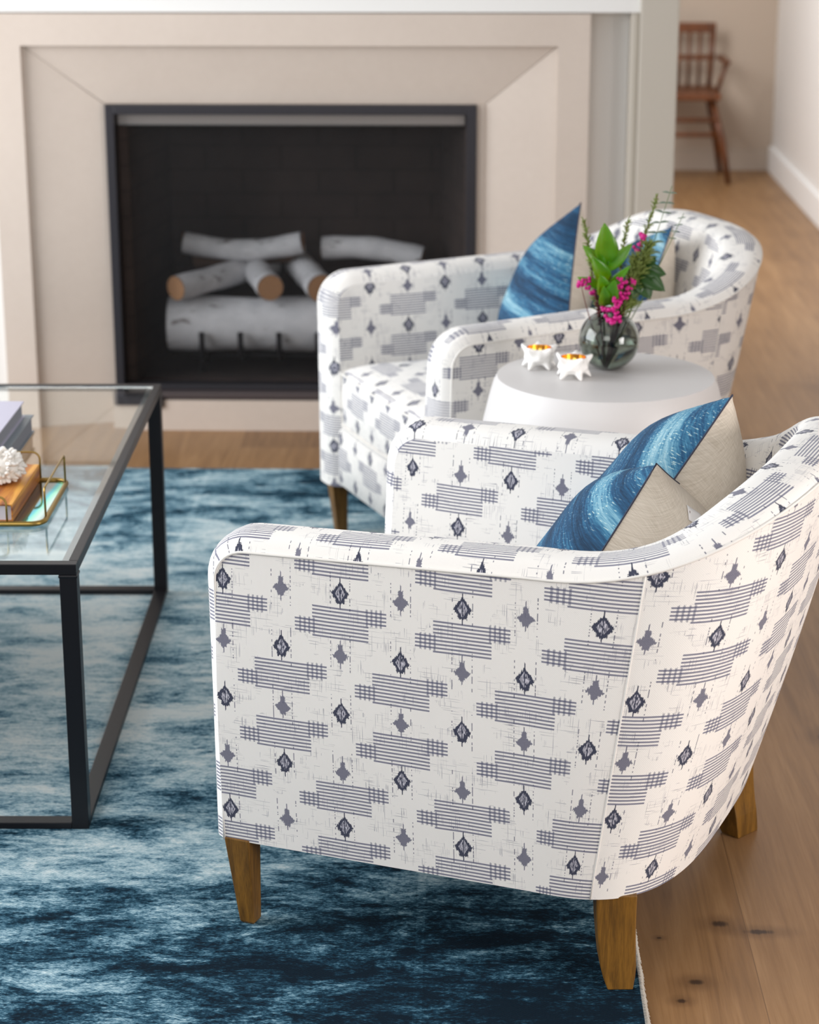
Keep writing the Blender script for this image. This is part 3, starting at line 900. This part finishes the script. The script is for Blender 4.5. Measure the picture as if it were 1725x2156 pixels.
# ------------------------------------------------------------------ drum side table
DR, nt, b = mat('white_drum_finish', srgb('#d3d0ce'), .45)
nt.links.new(bump(nt, noise(nt, texco(nt), 120, 3), .04, .001), b.inputs['Normal'])
DZ = .56
prof = [(0, RZ), (.150, RZ), (.156, .016), (.172, .08), (.200, .20), (.219, .32), (.221, .38), (.2185, .43), (.2085, .48), (.198, .525), (.1915, .548), (.1855, .5592), (.176, .56), (.12, .56), (.0005, .56)]
dt = empty('drum_table', (.250, 3.622, 0), 0, 'white round drum side table standing between the two armchairs', 'side table')
lathe('drum_body', prof[:12], DR, dt, 96); lathe('table_top', prof[11:], DR, dt, 96)

# candle holders
PORC = mat('white_porcelain', srgb('#f4f2ee'), .25)[0]; GLD = mat('gold_leaf', srgb('#e3b65c'), .22, 1.0)[0]
def star_holder(x, y, rz, label):
    o = empty('candle_holder', (x, y, DZ), rz, label, 'candle holder', 'spiky porcelain candle holders')
    N, nseg, rows_ = 5, 90, 19; vs, fs = [], []
    for i in range(rows_):
        t = i/(rows_-1); z = .004 + .032*t
        core = .0225 + .003*sin(pi*t)
        for k in range(nseg):
            a = 2*pi*k/nseg
            c1 = (0.5+.5*cos(N*a))**3; c2 = (0.5+.5*cos(N*a+pi))**4
            hi = math.exp(-((t-.93)/.20)**2); lo = math.exp(-((t-.05)/.20)**2); md = math.exp(-((t-.5)/.15)**2)
            r_ = core + .010*c1*hi + .008*c1*lo + .002*c2*md - .003*(1-c1)*lo
            zz = z + .005*c1*hi*t - .004*c1*lo + .006*(1-c1)*lo
            vs.append((r_*cos(a), r_*sin(a), max(zz, 0)))
    for i in range(rows_-1):
        for k in range(nseg): fs.append((i*nseg+k, i*nseg+(k+1) % nseg, (i+1)*nseg+(k+1) % nseg, (i+1)*nseg+k))
    top = len(vs)-nseg
    for k in range(nseg):
        a = 2*pi*k/nseg; vs.append((.0215*cos(a), .0215*sin(a), .0358))
    for k in range(nseg): fs.append((top+k, top+(k+1) % nseg, len(vs)-nseg+(k+1) % nseg, len(vs)-nseg+k))
    fs.append(tuple(range(nseg))[::-1])
    mesh('star_body', vs, fs, PORC, o)
    lathe('gold_bowl', [(.0216, .0360), (.0212, .030), (.0190, .020), (.012, .0145), (.0003, .0135)], GLD, o, 40)
star_holder(.138, 3.675, .3, 'spiky white candle holder with gold inside, left one farther back')
star_holder(.194, 3.605, .1, 'spiky white candle holder with gold inside, right one nearer the vase')

# vase
VG, nt, b = mat('smoked_vase_glass', (.44, .47, .435), .0, 0, Transmission_Weight=1.0, IOR=1.45)
WT = mat('vase_water', (.85, .92, .88), .0, 0, Transmission_Weight=1.0, IOR=1.33)[0]
vz = empty('bud_vase', (.258, 3.672, DZ), 0, 'smoky grey glass ball vase with water and flowers on the drum table', 'vase')
RV = .0525; cz_ = .0500
pr = []
for k in range(33):
    ph = -1.26 + (1.26+1.12)*k/32; pr.append((RV*cos(ph), cz_+RV*sin(ph)))
rt_ = pr[-1][0]
pr += [(rt_-.001, pr[-1][1]+.003), (rt_-.0006, pr[-1][1]+.007), (rt_-.003, pr[-1][1]+.0072)]
inn = [(max(RV-.0026, 0)*cos(ph_), cz_+(RV-.0026)*sin(ph_)) for ph_ in [1.10-(1.10+1.30)*k/32 for k in range(33)]]
lathe('glass_bowl', [(.0003, .0004), (pr[0][0], .0002)] + pr + inn + [(.0003, inn[-1][1])], VG, vz, 64)
wl = []
for k in range(20):
    ph = -1.30 + (1.30+.02)*k/19; wl.append(((RV-.0029)*cos(ph), cz_+(RV-.0029)*sin(ph)))
lathe('water', [(.0003, wl[0][1])]+wl+[(.0003, wl[-1][1])], WT, vz, 48)

# ---- flowers
LEAFM, nt, b = mat('glossy_green_leaf', srgb('#3f8a1a'), .35)
n_ = noise(nt, texco(nt), 40, 2)
nt.links.new(mixc(nt, n_, srgb('#2b6600'), srgb('#4c9200')), b.inputs['Base Color']); b.inputs['Subsurface Weight'].default_value = .08
DLEAF = mat('dark_green_leaf', srgb('#23480f'), .35)[0]
STEM = mat('green_stem', srgb('#4f6b2a'), .6)[0]; RSTEM = mat('reddish_stem', srgb('#6d3a34'), .6)[0]
BERRY = mat('magenta_berry', srgb('#c4057c'), .4)[0]; NEEDLE = mat('olive_needle', srgb('#71803a'), .6)[0]
EUC = mat('eucalyptus_leaf', srgb('#6f8370'), .6)[0]
VX, VY = .258, 3.672
rnd = random.Random(11)
def leaf(parent, base, tip, wid, mtl, curl=.15, face=Vector((0, -1, .25)), name='leaf'):
    base, tip = Vector(base), Vector(tip); d = tip-base; L_ = d.length; d.normalize()
    sdir = d.cross(face).normalized(); nn_ = sdir.cross(d).normalized()
    vs = []; R_ = 11
    for i in range(R_):
        t = i/(R_-1); w_ = wid*(sin(pi*min(t*1.0, 1)**.8))**.8*(1-.15*t) if 0 < t < 1 else 0
        c = base + d*L_*t + nn_*(curl*L_*sin(pi*t)*.5)
        for k in (-1, -.5, 0, .5, 1): vs.append(c + sdir*w_*k + nn_*abs(k)*w_*.28)
    o = mesh(name, [v_-parent.location for v_ in vs], quadstrip((R_, 5)), mtl, parent)
    sm = o.modifiers.new('s', 'SOLIDIFY'); sm.thickness = .0006; return o
def stemcurve(p0, p1, bend, n=10):
    p0, p1 = Vector(p0), Vector(p1); return [p0.lerp(p1, k/n) + Vector(bend)*sin(pi*k/n) for k in range(n+1)]
def sprig(name, label, cat, pts, rad, mtl, group=None):
    o = empty(name, pts[0], 0, label, cat, group)
    tube('stem', [p-Vector(pts[0]) for p in pts], [rad*(1-.5*i/len(pts)) for i in range(len(pts))], mtl, o, 7)
    return o
def PX(x, z, y=0): return Vector((x, VY+y, z))
b0 = (VX-.004, VY, DZ+.012)
# main leafy branch
pts = stemcurve(b0, PX(.247, .770, -.02), (-.004, 0, 0)); lf = sprig('leafy_branch', 'bright green broad leafed branch at the front of the vase', 'branch', pts, .0022, STEM)
for (bx_, bz_, by_, tx_, tz_, ty_, w_) in ((.249, .745, -.02, .2425, .820, -.035, .0205), (.250, .742, -.02, .262, .790, .0, .015), (.248, .738, -.02, .207, .781, -.03, .0125),
     (.250, .735, -.02, .292, .783, -.02, .0115), (.252, .712, -.02, .222, .765, -.045, .0150), (.252, .705, -.02, .288, .748, -.04, .0085), (.250, .690, -.02, .236, .735, -.05, .0145),
     (.246, .705, -.015, .199, .724, -.02, .0085), (.252, .675, -.02, .262, .725, -.045, .015), (.249, .672, -.015, .243, .715, -.05, .012)):
    leaf(lf, PX(bx_, bz_, by_), PX(tx_, tz_, ty_), w_, LEAFM)
# dark leafy branch right
pts = stemcurve(b0, PX(.312, .735, .0), (.008, 0, 0)); lf2 = sprig('leafy_branch', 'darker green leafy branch drooping at the right of the vase', 'branch', pts, .002, STEM)
for (bx_, bz_, by_, tx_, tz_, ty_, w_) in ((.312, .735, 0, .352, .727, -.01, .014), (.309, .728, 0, .350, .700, -.02, .0165), (.306, .722, 0, .325, .686, -.02, .018), (.305, .72, 0, .296, .686, -.02, .014), (.311, .735, 0, .335, .755, .01, .012)):
    leaf(lf2, PX(bx_, bz_, by_), PX(tx_, tz_, ty_), w_, DLEAF)
# berries
bmB = bmesh.new(); bmesh.ops.create_icosphere(bmB, subdivisions=2, radius=.0037); BMESH = bpy.data.meshes.new('berry'); bmB.to_mesh(BMESH); bmB.free(); BMESH.materials.append(BERRY)
for p in BMESH.polygons: p.use_smooth = True
def berries(label, path, spots):
    o = sprig('berry_branch', label, 'flowers', path, .0012, RSTEM, 'magenta berry sprigs')
    for (x, z, y) in spots:
        for q in range(4):
            c = bpy.data.objects.new('berry', BMESH); COL.objects.link(c); c.parent = o
            c.location = PX(x+rnd.uniform(-.005, .005), z+rnd.uniform(-.005, .005), y+rnd.uniform(-.004, .004)) - Vector(path[0])
            s_ = rnd.uniform(.8, 1.1); c.scale = (s_, s_, s_)
berries('magenta berry sprig hanging over the front rim of the vase', stemcurve(b0, PX(.274, .722, -.035), (.0, -.01, 0)),
        [(.272, .722, -.035), (.277, .714, -.036), (.269, .710, -.036), (.268, .698, -.038), (.265, .690, -.04), (.268, .682, -.04), (.264, .674, -.042), (.258, .668, -.04), (.268, .664, -.042), (.262, .655, -.042), (.257, .652, -.04), (.271, .653, -.04), (.276, .690, -.03)])
berries('magenta berry sprig leaning left below the broad leaves', stemcurve(b0, PX(.206, .712, -.02), (-.004, 0, .0)),
        [(.205, .711, -.02), (.207, .715, -.02), (.216, .709, -.02), (.219, .720, -.022), (.228, .696, -.015), (.247, .667, -.025), (.249, .656, -.028)])
berries('magenta berry sprig at right among the feathery foliage', stemcurve(b0, PX(.292, .718, -.02), (.004, 0, 0)),
        [(.288, .704, -.02), (.296, .716, -.02), (.283, .693, -.022)])
berries('magenta berry sprig rising behind toward the eucalyptus', stemcurve(b0, PX(.312, .795, .01), (.004, 0, 0)),
        [(.312, .793, .01), (.313, .787, .01), (.300, .765, .01), (.307, .773, .01)])
# feathery foliage
def feather(label, tip, n, ln, mtl=NEEDLE, start=.45, bend=(0, 0, 0), smt=RSTEM):
    path = stemcurve(b0, tip, bend, 16); o = empty('feathery_sprig', path[0], 0, label, 'foliage', 'feathery green sprigs')
    P0 = Vector(path[0]); tube('stem', [p-P0 for p in path], .0009, smt, o, 6)
    vv, ff = [], []
    for k in range(n):
        t = start + (1-start)*k/n; f_ = t*16; i = min(int(f_), 15); p = path[i].lerp(path[i+1], f_-i)
        dd = (path[i+1]-path[i]).normalized()
        q = Vector((rnd.gauss(0, 1), rnd.gauss(0, 1), rnd.gauss(0, 1))).normalized()
        q = (q + dd*1.1).normalized(); e = p + q*ln*rnd.uniform(.5, 1)*(1.15-t*.55)
        tube_data([p-P0, (p+e)/2-P0+Vector((0, 0, .001)), e-P0], [.0009, .0012, .0006], 4, verts=vv, faces=ff)
    mesh('needles', vv, ff, mtl, o)
feather('thin brown stemmed sprig with needles rising to upper right', PX(.335, .857, .02), 90, .016, start=.72)
feather('short bushy olive sprig at right of the broad leaves', PX(.322, .775, 0), 420, .036, start=.45)
feather('olive bushy sprig over the dark leaves at right', PX(.300, .755, -.01), 380, .036, start=.42)
feather('needle sprig behind the tallest broad leaf', PX(.286, .815, .02), 90, .016, start=.65)
feather('needle sprig leaning left behind the broad leaves', PX(.212, .812, .03), 80, .018, start=.7)
feather('needle sprig low at left of the broad leaves', PX(.222, .748, .0), 90, .018, start=.5)
BURG = mat('burgundy_sprig', srgb('#5d2a2a'), .7)[0]
feather('burgundy stemmed sprig just above the vase rim at left', PX(.232, .70, -.02), 120, .012, mtl=BURG, start=.5)
feather('burgundy stemmed sprig just above the vase rim at right', PX(.284, .72, -.015), 150, .014, mtl=BURG, start=.5)
# eucalyptus
def euc(label, tip, bend, n, ln, start=.5):
    path = stemcurve(b0, tip, bend, 16); o = sprig('eucalyptus_sprig', label, 'foliage', path, .001, STEM, 'eucalyptus sprigs')
    for k in range(n):
        t = start + (1-start)*(k+.3)/n; f_ = t*16; i = min(int(f_), 15); p = path[i].lerp(path[i+1], f_-i)
        l_ = ln*(1.25-t*.75)
        for sd in (-1, 1):
            leaf(o, p, p + Vector((sd*l_, rnd.uniform(-.3, .3)*l_, rnd.uniform(-.15, .25)*l_)), l_*.2, EUC, .1, Vector((0, -.4, 1)))
euc('tall eucalyptus sprig reaching up past the wall edge', PX(.360, .872, .03), (.006, 0, 0), 9, .024)
euc('shorter eucalyptus sprig crossing the far armchair back at right', PX(.384, .822, .05), (.0, 0, -.012), 4, .014, .84)

# ------------------------------------------------------------------ hallway chair
hc = empty('wooden_armchair', (.955, 9.50, 0), 0, 'brown spindle back wooden armchair against the hallway wall', 'chair')
def hb(name, pts, r): return tube(name, pts, r, CHERRY, hc, 10)
sz = .374
bm = bmesh.new(); add_box(bm, -.175, .150, -.16, .16, sz-.022, sz+.012, .01); from_bm('seat', bm, CHERRY, hc)
for sx, sy in ((-1, -1), (1, -1), (-1, 1), (1, 1)):
    hb('leg', [(sx*.128-.01, sy*.11, sz-.02), (sx*.165-.005, sy*.14, .19), (sx*.198-.004, sy*.165, 0)], [.012, .016, .011])
for z, s_ in ((.269, .150), (.207, .160)): hb('stretcher', [(-s_-.01, -.135, z), (s_-.005, -.135, z)], .010)
for sx in (-1, 1): hb('stretcher', [(sx*.155-.005, -.135, .235), (sx*.155-.005, .135, .235)], .009)
bm = bmesh.new(); add_box(bm, -.165, .150, .13, .148, .612, .655, .006); from_bm('top_rail', bm, CHERRY, hc)
bm = bmesh.new(); add_box(bm, -.165, .150, .132, .146, .495, .518, .004); from_bm('mid_rail', bm, CHERRY, hc)
for k in range(7):
    x = -.145 + k*.045; hb('spindle', [(x, .137, sz+.01), (x*1.03, .139, .615)], .0065)
for sx in (-1, 1):
    hb('back_post', [(sx*.135-.008, .137, sz+.01), (sx*.148-.008, .139, .64)], .011)
    bm = bmesh.new(); add_box(bm, sx*.170-.016, sx*.170+.018, -.13, .15, .500, .518, .006); from_bm('armrest', bm, CHERRY, hc)
    hb('arm_post', [(sx*.140-.005, -.10, sz+.01), (sx*.170, -.11, .502)], .010)
